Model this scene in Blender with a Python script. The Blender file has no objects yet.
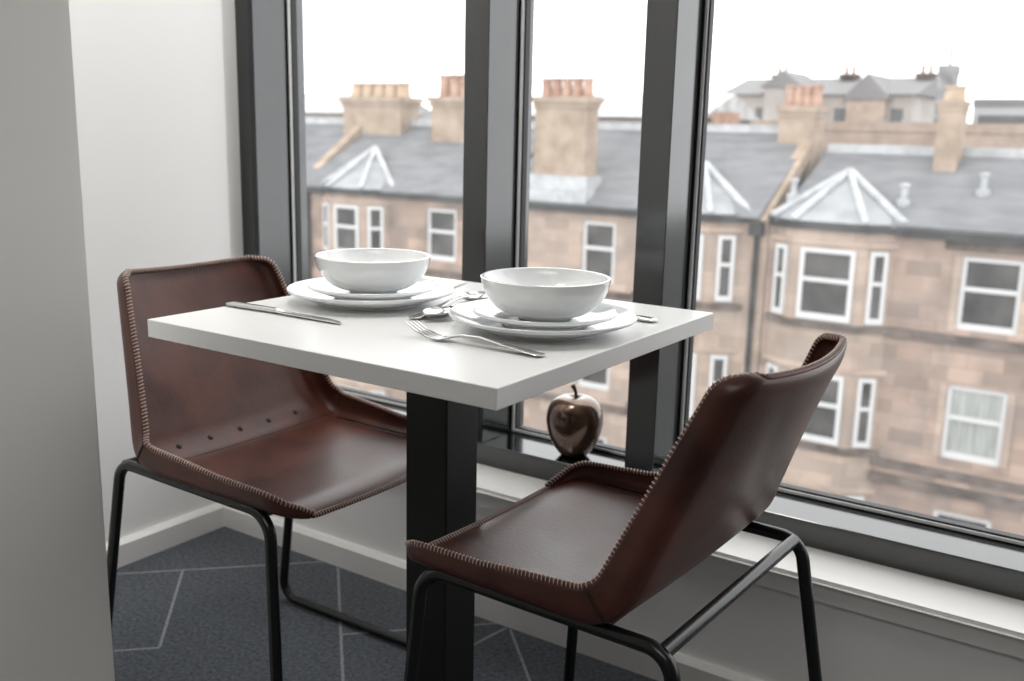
import bpy, bmesh, math, random
from mathutils import Vector, Matrix
random.seed(7)
SC = bpy.context.scene
COL = SC.collection
PI = math.pi

# ------------------------------------------------------------------ camera
CAM_POS = Vector((1.936612, -1.574597, 1.017415))
CAM_R = Vector((0.827318, 0.561280, 0.022592))
CAM_U = Vector((-0.135708, 0.160680, 0.977632))
CAM_F = Vector((-0.545095, 0.811878, -0.209104))
FPX = 987.914
cam_data = bpy.data.cameras.new('camera')
cam = bpy.data.objects.new('camera', cam_data)
COL.objects.link(cam)
m = Matrix.Identity(4)
for i in range(3):
    m[i][0] = CAM_R[i]; m[i][1] = CAM_U[i]; m[i][2] = -CAM_F[i]; m[i][3] = CAM_POS[i]
cam.matrix_world = m
cam_data.sensor_width = 36.0
cam_data.lens = FPX / 1024 * 36.0
cam_data.clip_start = 0.02
cam_data.clip_end = 500
cam_data.dof.use_dof = True
cam_data.dof.focus_distance = 1.32
cam_data.dof.aperture_fstop = 5.0
SC.camera = cam

# ------------------------------------------------------------------ sky, light, exposure
SKY = 2.9
w = bpy.data.worlds.new('overcast_sky'); SC.world = w
w.use_nodes = True
nt = w.node_tree; nt.nodes.clear()
wo = nt.nodes.new('ShaderNodeOutputWorld'); bg = nt.nodes.new('ShaderNodeBackground')
tc = nt.nodes.new('ShaderNodeTexCoord'); sx = nt.nodes.new('ShaderNodeSeparateXYZ'); cr = nt.nodes.new('ShaderNodeValToRGB')
nt.links.new(tc.outputs['Generated'], sx.inputs[0]); nt.links.new(sx.outputs['Z'], cr.inputs[0])
cr.color_ramp.elements[0].position = 0.0; cr.color_ramp.elements[0].color = (0.86, 0.87, 0.88, 1)
cr.color_ramp.elements[1].position = 0.9; cr.color_ramp.elements[1].color = (1.0, 1.0, 1.0, 1)
nt.links.new(cr.outputs[0], bg.inputs[0]); bg.inputs[1].default_value = SKY
nt.links.new(bg.outputs[0], wo.inputs[0])
SC.view_settings.view_transform = 'Standard'
SC.view_settings.look = 'None'
SC.view_settings.exposure = 0.0
SC.view_settings.gamma = 1.0
SC.view_settings.use_curve_mapping = False
SC.cycles.use_denoising = True
SC.cycles.max_bounces = 10
SC.cycles.diffuse_bounces = 6
SC.cycles.transparent_max_bounces = 12
SC.cycles.sample_clamp_indirect = 6.0
SC.cycles.caustics_reflective = False
# daylight portal over the window opening (gives no light of its own, only guides sampling)
pl = bpy.data.lights.new('window_portal', 'AREA'); pl.shape = 'RECTANGLE'; pl.size = 4.0; pl.size_y = 2.2
pl.cycles.is_portal = True
po = bpy.data.objects.new('window_portal', pl); COL.objects.link(po)
po.location = (1.95, 0.30, 1.4); po.rotation_euler = (-PI / 2, 0, 0)
# added fill light behind the camera, brightens the room
FILL_W = 19.0
al = bpy.data.lights.new('room_fill_light', 'AREA'); al.shape = 'RECTANGLE'; al.size = 1.6; al.size_y = 1.2; al.energy = FILL_W
al.color = (1.0, 0.955, 0.9)
ao = bpy.data.objects.new('room_fill_light', al); COL.objects.link(ao); ao.location = (2.3, -2.6, 2.42)
# unseen fill light added to brighten the side wall, tilted towards it
dl = bpy.data.lights.new('wall_fill_light', 'AREA'); dl.shape = 'RECTANGLE'; dl.size = 0.6; dl.size_y = 0.6; dl.energy = 20.0
dl.color = (1.0, 0.97, 0.93)
do = bpy.data.objects.new('wall_fill_light', dl); COL.objects.link(do); do.location = (0.72, -0.46, 2.40); do.rotation_euler = (0, math.radians(38), 0)

# ------------------------------------------------------------------ helpers
def at(px, py, Y):
    d = CAM_F + CAM_R * ((px - 512) / FPX) - CAM_U * ((py - 340.5) / FPX)
    return CAM_POS + d * ((Y - CAM_POS.y) / d.y)

def mat(name, col, rough=0.5, metal=0.0, coat=0.0, coat_rough=0.1, spec=0.5):
    M = bpy.data.materials.new(name); M.use_nodes = True
    b = M.node_tree.nodes['Principled BSDF']
    b.inputs['Base Color'].default_value = (*col, 1)
    b.inputs['Roughness'].default_value = rough
    b.inputs['Metallic'].default_value = metal
    b.inputs['Coat Weight'].default_value = coat
    b.inputs['Coat Roughness'].default_value = coat_rough
    b.inputs['Specular IOR Level'].default_value = spec
    return M

def nodes(M): return M.node_tree.nodes, M.node_tree.links, M.node_tree.nodes['Principled BSDF']

def noise_col(M, scale, c1, c2, lo=0.35, hi=0.65, detail=4, bump=0.0, bump_scale=None, stretch=None, rough=None):
    N, L, b = nodes(M)
    t = N.new('ShaderNodeTexCoord'); n = N.new('ShaderNodeTexNoise'); r = N.new('ShaderNodeValToRGB')
    src = t.outputs['Object']
    if stretch:
        mp = N.new('ShaderNodeMapping'); mp.inputs['Scale'].default_value = stretch
        L.new(src, mp.inputs[0]); src = mp.outputs[0]
    L.new(src, n.inputs['Vector']); n.inputs['Scale'].default_value = scale; n.inputs['Detail'].default_value = detail
    r.color_ramp.elements[0].position = lo; r.color_ramp.elements[0].color = (*c1, 1)
    r.color_ramp.elements[1].position = hi; r.color_ramp.elements[1].color = (*c2, 1)
    L.new(n.outputs['Fac'], r.inputs[0]); L.new(r.outputs[0], b.inputs['Base Color'])
    if rough:
        mr = N.new('ShaderNodeMapRange'); mr.inputs['To Min'].default_value = rough[0]; mr.inputs['To Max'].default_value = rough[1]
        L.new(n.outputs['Fac'], mr.inputs['Value']); L.new(mr.outputs[0], b.inputs['Roughness'])
    if bump:
        n2 = N.new('ShaderNodeTexNoise'); n2.inputs['Scale'].default_value = bump_scale or scale * 8; n2.inputs['Detail'].default_value = 3
        L.new(t.outputs['Object'], n2.inputs['Vector'])
        bp = N.new('ShaderNodeBump'); bp.inputs['Strength'].default_value = bump; bp.inputs['Distance'].default_value = 0.002
        L.new(n2.outputs['Fac'], bp.inputs['Height']); L.new(bp.outputs[0], b.inputs['Normal'])
    return M

class MB:
    """collects shapes for ONE mesh object"""
    def __init__(s): s.bm = bmesh.new()
    def box(s, x0, x1, y0, y1, z0, z1, bev=0.0, seg=2, mi=0):
        r = bmesh.ops.create_cube(s.bm, size=1)
        vs = r['verts']
        bmesh.ops.scale(s.bm, vec=(x1 - x0, y1 - y0, z1 - z0), verts=vs)
        bmesh.ops.translate(s.bm, vec=((x0 + x1) / 2, (y0 + y1) / 2, (z0 + z1) / 2), verts=vs)
        fs = set(f for v in vs for f in v.link_faces)
        for f in fs: f.material_index = mi
        if bev:
            es = list(set(e for v in vs for e in v.link_edges))
            bmesh.ops.bevel(s.bm, geom=es, offset=bev, segments=seg, affect='EDGES', profile=0.5)
        return s
    def prism(s, pts, axis, a0, a1, mi=0):
        """polygon pts (2D) extruded along axis: 'x' -> pts are (y,z), 'y' -> (x,z), 'z' -> (x,y)"""
        def mk(p, a):
            return {'x': (a, p[0], p[1]), 'y': (p[0], a, p[1]), 'z': (p[0], p[1], a)}[axis]
        A = [s.bm.verts.new(mk(p, a0)) for p in pts]; B = [s.bm.verts.new(mk(p, a1)) for p in pts]
        n = len(pts); fs = [s.bm.faces.new(A), s.bm.faces.new(B[::-1])]
        for i in range(n): fs.append(s.bm.faces.new((A[i], B[i], B[(i + 1) % n], A[(i + 1) % n])))
        for f in fs: f.material_index = mi
        return s
    def poly(s, pts, mi=0):
        f = s.bm.faces.new([s.bm.verts.new(p) for p in pts]); f.material_index = mi; return s
    def slab(s, pts, off):
        """polygon in 3-D extruded by vector off"""
        off = Vector(off); A = [s.bm.verts.new(p) for p in pts]; B = [s.bm.verts.new(Vector(p) + off) for p in pts]
        n = len(pts); s.bm.faces.new(A); s.bm.faces.new(B[::-1])
        for i in range(n): s.bm.faces.new((A[i], B[i], B[(i + 1) % n], A[(i + 1) % n]))
        return s
    def tube(s, pts, r, n=12, closed=False, mi=0):
        pts = [Vector(p) for p in pts]; k = len(pts); rings = []
        rr = r if isinstance(r, (list, tuple)) else [r] * k
        prev = None
        for i, p in enumerate(pts):
            if closed: t = (pts[(i + 1) % k] - pts[i - 1])
            else: t = pts[min(i + 1, k - 1)] - pts[max(i - 1, 0)]
            if t.length < 1e-9: t = Vector((0, 0, 1))
            t.normalize()
            if prev is None:
                a = Vector((0, 0, 1)) if abs(t.z) < 0.9 else Vector((1, 0, 0))
                nrm = t.cross(a).normalized()
            else:
                nrm = (prev - t * prev.dot(t)).normalized()
            prev = nrm; bn = t.cross(nrm)
            rings.append([s.bm.verts.new(p + (nrm * math.cos(2 * PI * j / n) + bn * math.sin(2 * PI * j / n)) * rr[i]) for j in range(n)])
        for i in range(k if closed else k - 1):
            A = rings[i]; B = rings[(i + 1) % k]
            sh = 0
            if closed and i == k - 1:
                sh = min(range(n), key=lambda q: (B[q].co - A[0].co).length)
            for j in range(n):
                f = s.bm.faces.new((A[j], A[(j + 1) % n], B[(j + 1 + sh) % n], B[(j + sh) % n])); f.material_index = mi
        if not closed:
            s.bm.faces.new(rings[0][::-1]); s.bm.faces.new(rings[-1])
        return s
    def lathe(s, prof, c=(0, 0, 0), n=64, closed=False):
        rings = []
        for (r, z) in prof:
            if r < 1e-6: rings.append([s.bm.verts.new((c[0], c[1], c[2] + z))])
            else: rings.append([s.bm.verts.new((c[0] + r * math.cos(2 * PI * j / n), c[1] + r * math.sin(2 * PI * j / n), c[2] + z)) for j in range(n)])
        for i in range(len(rings) if closed else len(rings) - 1):
            A, B = rings[i], rings[(i + 1) % len(rings)]
            for j in range(n):
                k = (j + 1) % n
                if len(A) == 1 and len(B) == 1: continue
                if len(A) == 1: s.bm.faces.new((A[0], B[j], B[k]))
                elif len(B) == 1: s.bm.faces.new((A[j], A[k], B[0]))
                else: s.bm.faces.new((A[j], A[k], B[k], B[j]))
        return s
    def loft(s, secs, n=16, p=2.4):
        """secs: (x, y, z, half width along y, half thickness along z); a bar running along x"""
        rings = []
        for (x, y, z, hw, ht) in secs:
            ring = []
            for j in range(n):
                a = 2 * PI * j / n; ca, sa = math.cos(a), math.sin(a)
                ring.append(s.bm.verts.new((x, y + hw * math.copysign(abs(ca) ** (2 / p), ca), z + ht * math.copysign(abs(sa) ** (2 / p), sa))))
            rings.append(ring)
        for A, B in zip(rings, rings[1:]):
            for j in range(n): s.bm.faces.new((A[j], A[(j + 1) % n], B[(j + 1) % n], B[j]))
        s.bm.faces.new(rings[0][::-1]); s.bm.faces.new(rings[-1])
        return s
    def build(s, name, M, parent=None, smooth=False, angle=40):
        bmesh.ops.recalc_face_normals(s.bm, faces=s.bm.faces)
        me = bpy.data.meshes.new(name); s.bm.to_mesh(me); s.bm.free()
        for q in (M if isinstance(M, (list, tuple)) else [M]): me.materials.append(q)
        o = bpy.data.objects.new(name, me); COL.objects.link(o)
        if parent: o.parent = parent
        if smooth:
            for f in me.polygons: f.use_smooth = True
            me.set_sharp_from_angle(angle=math.radians(angle))
        return o

def tag(o, label=None, cat=None, group=None, kind=None):
    if label: o['label'] = label
    if cat: o['category'] = cat
    if group: o['group'] = group
    if kind: o['kind'] = kind
    return o

def empty(name, loc=(0, 0, 0), rz=0.0):
    o = bpy.data.objects.new(name, None); COL.objects.link(o); o.location = loc; o.rotation_euler = (0, 0, rz)
    o.empty_display_size = 0.1
    return o

def copy_tree(o, parent=None):
    c = o.copy(); COL.objects.link(c)
    if parent: c.parent = parent
    for ch in list(o.children): copy_tree(ch, c)
    return c

def fillet(p0, p1, p2, r, n=8):
    """points of an arc rounding corner p1"""
    p0, p1, p2 = Vector(p0), Vector(p1), Vector(p2)
    a = (p0 - p1).normalized(); b = (p2 - p1).normalized()
    th = a.angle(b); d = r / math.tan(th / 2)
    t0 = p1 + a * d; t1 = p1 + b * d
    c = p1 + (a + b).normalized() * (r / math.sin(th / 2))
    out = []
    v0 = t0 - c; v1 = t1 - c; om = v0.angle(v1)
    for i in range(n + 1):
        t = i / n
        out.append(c + (v0 * math.sin((1 - t) * om) + v1 * math.sin(t * om)) / math.sin(om))
    return out

# ------------------------------------------------------------------ materials
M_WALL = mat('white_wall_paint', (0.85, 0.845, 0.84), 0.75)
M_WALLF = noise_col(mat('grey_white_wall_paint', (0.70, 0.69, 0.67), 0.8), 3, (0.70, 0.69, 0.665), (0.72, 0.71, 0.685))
M_BACK = mat('darkened_grey_wall_paint', (0.25, 0.24, 0.225), 0.8)  # unseen walls, darkened to weaken their reflection in the window frames
M_TRIM = mat('white_gloss_trim', (0.80, 0.79, 0.775), 0.35)
M_CEIL = mat('white_ceiling_paint', (0.85, 0.85, 0.84), 0.8)
M_ALU = mat('anthracite_aluminium', (0.004, 0.0055, 0.0065), 0.13); M_ALU.node_tree.nodes['Principled BSDF'].inputs['IOR'].default_value = 1.85
M_BEAD = mat('reflection_white_bead', (0.86, 0.87, 0.87), 0.3)  # bead coloured white in place of a bright sky reflection
M_GASK = mat('black_rubber_gasket', (0.012, 0.013, 0.014), 0.5)
M_CARPET = noise_col(mat('blue_grey_carpet', (0.06, 0.07, 0.08), 0.95, spec=0.1), 120, (0.050, 0.055, 0.063), (0.150, 0.162, 0.180), 0.25, 0.78, 12, bump=0.6, bump_scale=500)
M_CLINE = noise_col(mat('pale_grey_carpet_line', (0.4, 0.42, 0.44), 0.95, spec=0.1), 300, (0.15, 0.157, 0.165), (0.36, 0.37, 0.385))
M_TOP = mat('white_laminate', (0.83, 0.83, 0.82), 0.30)
M_BLACK = mat('black_powder_coat', (0.009, 0.009, 0.009), 0.5, spec=0.3)
M_TUBE = mat('black_steel_tube', (0.008, 0.008, 0.0085), 0.24)
M_LEATH = noise_col(mat('chestnut_leather', (0.07, 0.025, 0.016), 0.4, spec=0.42, coat=0.10, coat_rough=0.22), 9, (0.036, 0.0105, 0.0075), (0.112, 0.035, 0.0225), 0.3, 0.72, 10, bump=0.16, bump_scale=150, rough=(0.24, 0.52))
M_EDGE = noise_col(mat('worn_leather_edge', (0.2, 0.09, 0.06), 0.5), 40, (0.075, 0.027, 0.020), (0.16, 0.066, 0.050))
M_SEAM = mat('dark_leather_seam', (0.018, 0.007, 0.005), 0.6)
M_THREAD = mat('cream_waxed_thread', (0.62, 0.52, 0.46), 0.6)
M_CHINA = mat('white_glazed_porcelain', (0.84, 0.855, 0.86), 0.10, coat=0.6, coat_rough=0.03)
M_STEEL = mat('polished_stainless_steel', (0.60, 0.59, 0.57), 0.16, metal=1.0)
M_APPLE = noise_col(mat('bronze_brown_lacquer', (0.16, 0.09, 0.05), 0.20, metal=0.45, coat=0.8, coat_rough=0.06), 6, (0.075, 0.036, 0.022), (0.20, 0.12, 0.065), stretch=(1, 1, 2.5))
M_STEM = mat('dark_brown_stem', (0.035, 0.016, 0.010), 0.45)

def glass_mat():
    M = bpy.data.materials.new('hazy_clear_glass'); M.use_nodes = True
    N, L = M.node_tree.nodes, M.node_tree.links; N.clear()
    out = N.new('ShaderNodeOutputMaterial'); tr = N.new('ShaderNodeBsdfTransparent'); gl = N.new('ShaderNodeBsdfGlossy')
    tl = N.new('ShaderNodeBsdfTranslucent'); tl.inputs[0].default_value = (0.95, 0.95, 0.95, 1)  # translucent share lays a faint uneven haze over the view
    tr.inputs[0].default_value = (0.985, 0.99, 0.988, 1); gl.inputs['Roughness'].default_value = 0.0
    lw = N.new('ShaderNodeLayerWeight'); lw.inputs['Blend'].default_value = 0.5
    pw = N.new('ShaderNodeMath'); pw.operation = 'POWER'; pw.inputs[1].default_value = 5.0; L.new(lw.outputs['Facing'], pw.inputs[0])
    fr = N.new('ShaderNodeMath'); fr.operation = 'MULTIPLY_ADD'; fr.inputs[1].default_value = 0.6; fr.inputs[2].default_value = 0.012
    L.new(pw.outputs[0], fr.inputs[0])
    m1 = N.new('ShaderNodeMixShader'); m2 = N.new('ShaderNodeMixShader')
    n = N.new('ShaderNodeTexNoise'); n.inputs['Scale'].default_value = 18; n.inputs['Detail'].default_value = 5
    tcn = N.new('ShaderNodeTexCoord'); L.new(tcn.outputs['Object'], n.inputs['Vector'])
    mr = N.new('ShaderNodeMapRange'); mr.inputs['From Min'].default_value = 0.35; mr.inputs['From Max'].default_value = 0.75
    mr.inputs['To Min'].default_value = 0.018; mr.inputs['To Max'].default_value = 0.05
    L.new(n.outputs['Fac'], mr.inputs['Value'])
    L.new(mr.outputs[0], m1.inputs[0]); L.new(tr.outputs[0], m1.inputs[1]); L.new(tl.outputs[0], m1.inputs[2])
    L.new(fr.outputs[0], m2.inputs[0]); L.new(m1.outputs[0], m2.inputs[1]); L.new(gl.outputs[0], m2.inputs[2])
    L.new(m2.outputs[0], out.inputs[0])
    return M
M_GLASS = glass_mat()

def stone_mat(name, c1, c2, c3, bw=0.75, bh=0.33):
    M = mat(name, c1, 0.9, spec=0.2); N, L, b = nodes(M)
    t = N.new('ShaderNodeTexCoord'); sp = N.new('ShaderNodeSeparateXYZ'); cb = N.new('ShaderNodeCombineXYZ')
    L.new(t.outputs['Object'], sp.inputs[0])
    ad = N.new('ShaderNodeMath'); ad.operation = 'ADD'; L.new(sp.outputs['X'], ad.inputs[0]); L.new(sp.outputs['Y'], ad.inputs[1])
    L.new(ad.outputs[0], cb.inputs[0]); L.new(sp.outputs['Z'], cb.inputs[1])
    br = N.new('ShaderNodeTexBrick'); br.inputs['Scale'].default_value = 1.0
    br.inputs['Brick Width'].default_value = bw; br.inputs['Row Height'].default_value = bh
    br.inputs['Mortar Size'].default_value = 0.012; br.inputs['Mortar Smooth'].default_value = 0.3
    br.inputs['Color1'].default_value = (*c1, 1); br.inputs['Color2'].default_value = (*c2, 1)
    br.inputs['Mortar'].default_value = (c1[0] * .7, c1[1] * .68, c1[2] * .66, 1)
    L.new(cb.outputs[0], br.inputs['Vector'])
    n = N.new('ShaderNodeTexNoise'); n.inputs['Scale'].default_value = 1.0; n.inputs['Detail'].default_value = 8
    L.new(t.outputs['Object'], n.inputs['Vector'])
    mr = N.new('ShaderNodeMapRange'); mr.inputs['From Min'].default_value = 0.42; mr.inputs['From Max'].default_value = 0.72
    L.new(n.outputs['Fac'], mr.inputs['Value'])
    mx = N.new('ShaderNodeMix'); mx.data_type = 'RGBA'
    L.new(mr.outputs[0], mx.inputs['Factor']); L.new(br.outputs['Color'], mx.inputs['A']); mx.inputs['B'].default_value = (*c3, 1)
    L.new(mx.outputs['Result'], b.inputs['Base Color'])
    return M
M_STONE = stone_mat('tan_sandstone_ashlar', (0.43, 0.315, 0.255), (0.25, 0.19, 0.158), (0.19, 0.155, 0.137))
M_STONE2 = stone_mat('pale_sandstone_ashlar', (0.48, 0.37, 0.30), (0.33, 0.26, 0.215), (0.27, 0.22, 0.19))
M_STONEP = noise_col(mat('smooth_pale_sandstone', (0.5, 0.38, 0.3), 0.9, spec=0.2), 1.5, (0.34, 0.265, 0.22), (0.46, 0.36, 0.295))
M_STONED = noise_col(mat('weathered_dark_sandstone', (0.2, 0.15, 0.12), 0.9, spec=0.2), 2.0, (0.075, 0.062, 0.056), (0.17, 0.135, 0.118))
M_CHIM = noise_col(mat('rendered_chimney_stone', (0.5, 0.4, 0.32), 0.9, spec=0.2), 2.0, (0.28, 0.215, 0.165), (0.40, 0.315, 0.25))
M_SLATE = noise_col(mat('grey_roof_slate', (0.2, 0.2, 0.2), 0.8, spec=0.3), 1.2, (0.125, 0.128, 0.136), (0.19, 0.194, 0.202), 0.3, 0.7, 8, stretch=(1, 1, 5))
M_LEAD = noise_col(mat('pale_lead_flashing', (0.6, 0.62, 0.64), 0.5), 3, (0.33, 0.34, 0.35), (0.46, 0.47, 0.48))
M_LEADR = noise_col(mat('lead_sheet_roof', (0.42, 0.44, 0.47), 0.5), 2, (0.20, 0.21, 0.225), (0.28, 0.29, 0.30))
M_UPVC = mat('white_window_paint', (0.56, 0.56, 0.56), 0.5)
M_PANE = noise_col(mat('dark_window_glass', (0.07, 0.07, 0.07), 0.15, spec=0.25), 0.8, (0.022, 0.022, 0.022), (0.085, 0.080, 0.076))
M_NETC = noise_col(mat('net_curtained_glass', (0.3, 0.31, 0.3), 0.2), 3, (0.24, 0.25, 0.235), (0.36, 0.37, 0.35), stretch=(5, 1, 0.4))
M_GUT = mat('dark_cast_iron', (0.022, 0.022, 0.023), 0.6)
M_POT = noise_col(mat('terracotta_pot', (0.5, 0.27, 0.17), 0.8), 3, (0.30, 0.17, 0.125), (0.46, 0.31, 0.235))
M_BUFF = noise_col(mat('buff_chimney_pot', (0.6, 0.45, 0.32), 0.8), 3, (0.38, 0.28, 0.20), (0.50, 0.38, 0.28))
M_PALEW = noise_col(mat('pale_harled_wall', (0.6, 0.55, 0.5), 0.9), 0.5, (0.34, 0.30, 0.28), (0.46, 0.42, 0.39))
M_FARROOF = mat('distant_grey_roof', (0.21, 0.205, 0.205), 0.8, spec=0.2)
M_FARDARK = mat('distant_dark_glass', (0.10, 0.105, 0.11), 0.3)
M_TOWER = noise_col(mat('grey_mast_cladding', (0.2, 0.2, 0.21), 0.7), 2, (0.13, 0.135, 0.145), (0.30, 0.30, 0.31))
M_METR = noise_col(mat('ribbed_metal_roof', (0.6, 0.6, 0.61), 0.4), 1.5, (0.30, 0.30, 0.30), (0.50, 0.50, 0.50), stretch=(4, 1, 1))
M_ASPH = noise_col(mat('asphalt', (0.12, 0.12, 0.12), 0.9), 3, (0.10, 0.10, 0.10), (0.15, 0.15, 0.15))

# ------------------------------------------------------------------ room shell
RX1, RY0, CZ = 4.2, -4.2, 2.46
def struct(o, label=None):
    o['kind'] = 'structure'
    if label: o['label'] = label
    return o

f = MB(); f.box(-0.3, RX1, RY0, 0.1, -0.1, 0.0)
def cline(a, b, wd=0.0030):
    a, b = Vector((*a, 0)), Vector((*b, 0)); t = (b - a).normalized(); n = Vector((-t.y, t.x, 0)) * wd
    f.slab([a + n + Vector((0, 0, .0004)), b + n + Vector((0, 0, .0004)), b - n + Vector((0, 0, .0004)), a - n + Vector((0, 0, .0004))], (0, 0, -0.002))
def dg(u, v): return ((u + v) / 2, (u - v) / 2)      # u = x + y, v = x - y
nb = len(f.bm.faces)
segs = [(dg(-0.36, 0.355), dg(0.36, 0.355)), (dg(-0.10, 0.355), dg(-0.10, 0.857)), (dg(-0.85, 0.857), dg(-0.10, 0.857)),
        (dg(0.40, 0.405), dg(0.40, 2.4)), (dg(0.40, 0.857), dg(0.86, 0.857)), (dg(0.89, 0.90), dg(0.89, 2.4)),
        ((0.870, -0.105), (0.885, -0.004)), (dg(0.4, 1.36), dg(-0.6, 1.36)), (dg(0.89, 1.86), dg(0.4, 1.86)), (dg(-0.6, 0.857), dg(-0.6, 2.2)),
        (dg(1.38, 1.40), dg(1.38, 3.0)), (dg(1.38, 2.36), dg(0.89, 2.36))]
for a, b in segs: cline(a, b)
f.bm.faces.ensure_lookup_table()
for q in f.bm.faces[nb:]: q.material_index = 1
struct(f.build('floor', [M_CARPET, M_CLINE]))
struct(MB().box(-0.3, RX1, RY0, 0.1, CZ, CZ + 0.1).build('ceiling', M_CEIL))
# left wall: plain wall, then the reveal that runs back to the window frame
struct(MB().prism([(-0.3, RY0), (-0.02, RY0), (-0.02, 0.070), (-0.04, 0.086), (-0.04, 0.30), (-0.3, 0.30)], 'z', 0.0, CZ).build('wall_left', M_WALL))
struct(MB().box(-0.04, RX1, 0.02, 0.30, 0.0, 0.2715).build('wall_window', M_WALL))
struct(MB().box(-0.3, RX1, RY0 - 0.1, RY0, 0, CZ).build('wall_back', M_BACK))
struct(MB().box(RX1, RX1 + 0.1, RY0, 0.3, 0, CZ).build('wall_right', M_BACK))
# the projecting pier at the photo's left
PX, PY = 0.832, -0.865
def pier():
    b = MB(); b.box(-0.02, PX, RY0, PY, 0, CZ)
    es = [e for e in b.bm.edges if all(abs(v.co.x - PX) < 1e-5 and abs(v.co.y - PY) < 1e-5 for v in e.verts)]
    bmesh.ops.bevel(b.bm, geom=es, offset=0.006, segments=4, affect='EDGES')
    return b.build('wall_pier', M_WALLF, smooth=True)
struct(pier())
def board(axis, name):
    # baseboard profile: front face, chamfered top
    if axis == 'x':
        prof = [(0.02, 0.0), (0.0, 0.0), (0.0, 0.052), (0.010, 0.0605), (0.02, 0.0605)]
        b = MB().prism(prof, 'x', -0.02, RX1)
    else:
        prof = [(-0.02, 0.0), (0.0, 0.0), (0.0, 0.052), (-0.010, 0.0605), (-0.02, 0.0605)]
        b = MB().prism(prof, 'y', PY, 0.02)
    return struct(b.build(name, M_TRIM))
board('x', 'baseboard_window'); board('y', 'baseboard_left')
# window board with a rounded nose, and the apron strip below it
b = MB(); b.box(-0.04, RX1, 0.0, 0.135, 0.2715, 0.2868)
es = [e for e in b.bm.edges if all(abs(v.co.y) < 1e-5 for v in e.verts) and abs(e.verts[0].co.z - e.verts[1].co.z) < 1e-5]
bmesh.ops.bevel(b.bm, geom=es, offset=0.0068, segments=4, affect='EDGES')
struct(b.build('trim_1', M_TRIM, smooth=True), 'white painted window board with rounded nose')
struct(MB().box(-0.02, RX1, 0.008, 0.02, 0.245, 0.2715).build('trim_2', M_TRIM), 'flat apron strip under the window board')

# ------------------------------------------------------------------ window
FY, FB, FZ0, FZ1, HZ = 0.1262, 0.2340, 0.2868, 0.3362, 2.40
mull = [(-0.04, 0.0213), (0.659, 0.7216), (1.0739, 1.1368), (2.16, 2.223), (3.10, 3.163), (4.10, RX1)]
win = struct(empty('window_1', (0, 0, 0)))
FB2 = 0.262
MB().box(-0.04, RX1, FY, FB, FZ0, FZ1, 0.0012, 1).box(-0.04, RX1, FB, 0.30, FZ0, FZ1 - 0.006).build('bottom_rail', M_ALU, win)
MB().box(-0.04, RX1, FY, 0.30, HZ, CZ, 0.0012, 1).build('top_rail', M_ALU, win)
for (a, c) in mull:
    MB().box(a, c, FY, FB, FZ1, HZ, 0.0012, 1).box(a + 0.006, c - 0.006, FB, 0.30, FZ1, HZ).build('mullion', M_ALU, win)
def ring(x0, x1, z0, z1, t, y0, y1, name, M, par):
    b = MB()
    b.box(x0, x0 + t, y0, y1, z0, z1).box(x1 - t, x1, y0, y1, z0, z1).box(x0 + t, x1 - t, y0, y1, z0, z0 + t).box(x0 + t, x1 - t, y0, y1, z1 - t, z1)
    return b.build(name, M, par)
for (l, r) in zip(mull, mull[1:]):
    x0, x1 = l[1], r[0]
    ring(x0 - .004, x1 + .004, FZ1 - .004, HZ + .004, .016, .2420, .2600, 'gasket', M_GASK, win)
    ring(x0 + .0035, x1 - .0035, FZ1 + .0025, HZ - .0035, .0055, .2370, .2430, 'glazing_bead', M_BEAD, win)
    ring(x0 + .009, x1 - .009, FZ1 + .008, HZ - .009, .0035, .2430, .2590, 'gasket', M_GASK, win)
    MB().box(x0 - .004, x1 + .004, .2600, .2660, FZ1 - .004, HZ + .004).build('pane', M_GLASS, win)

# ------------------------------------------------------------------ table
TX0, TX1, TY0, TY1, TH, TT = 0.752, 1.352, -0.7309, -0.1417, 0.745, 0.0254
PCX, PCY = 1.048, -0.436
tb = tag(empty('dining_table', (PCX, PCY, 0)), 'square white-topped pedestal table laid for two by the window', 'table')
MB().box(TX0 - PCX, TX1 - PCX, TY0 - PCY, TY1 - PCY, TH - TT, TH, 0.0012, 2).build('table_top', M_TOP, tb)
MB().box(-.039, .039, -.039, .039, .012, TH - TT, 0.0022, 2).build('pedestal', M_BLACK, tb)
MB().box(-.12, .12, -.12, .12, TH - TT - .006, TH - TT).build('mounting_plate', M_BLACK, tb)
MB().box(-.17, .17, -.17, .17, 0.0, .012, 0.004, 2).build('base_plate', M_BLACK, tb)

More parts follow.
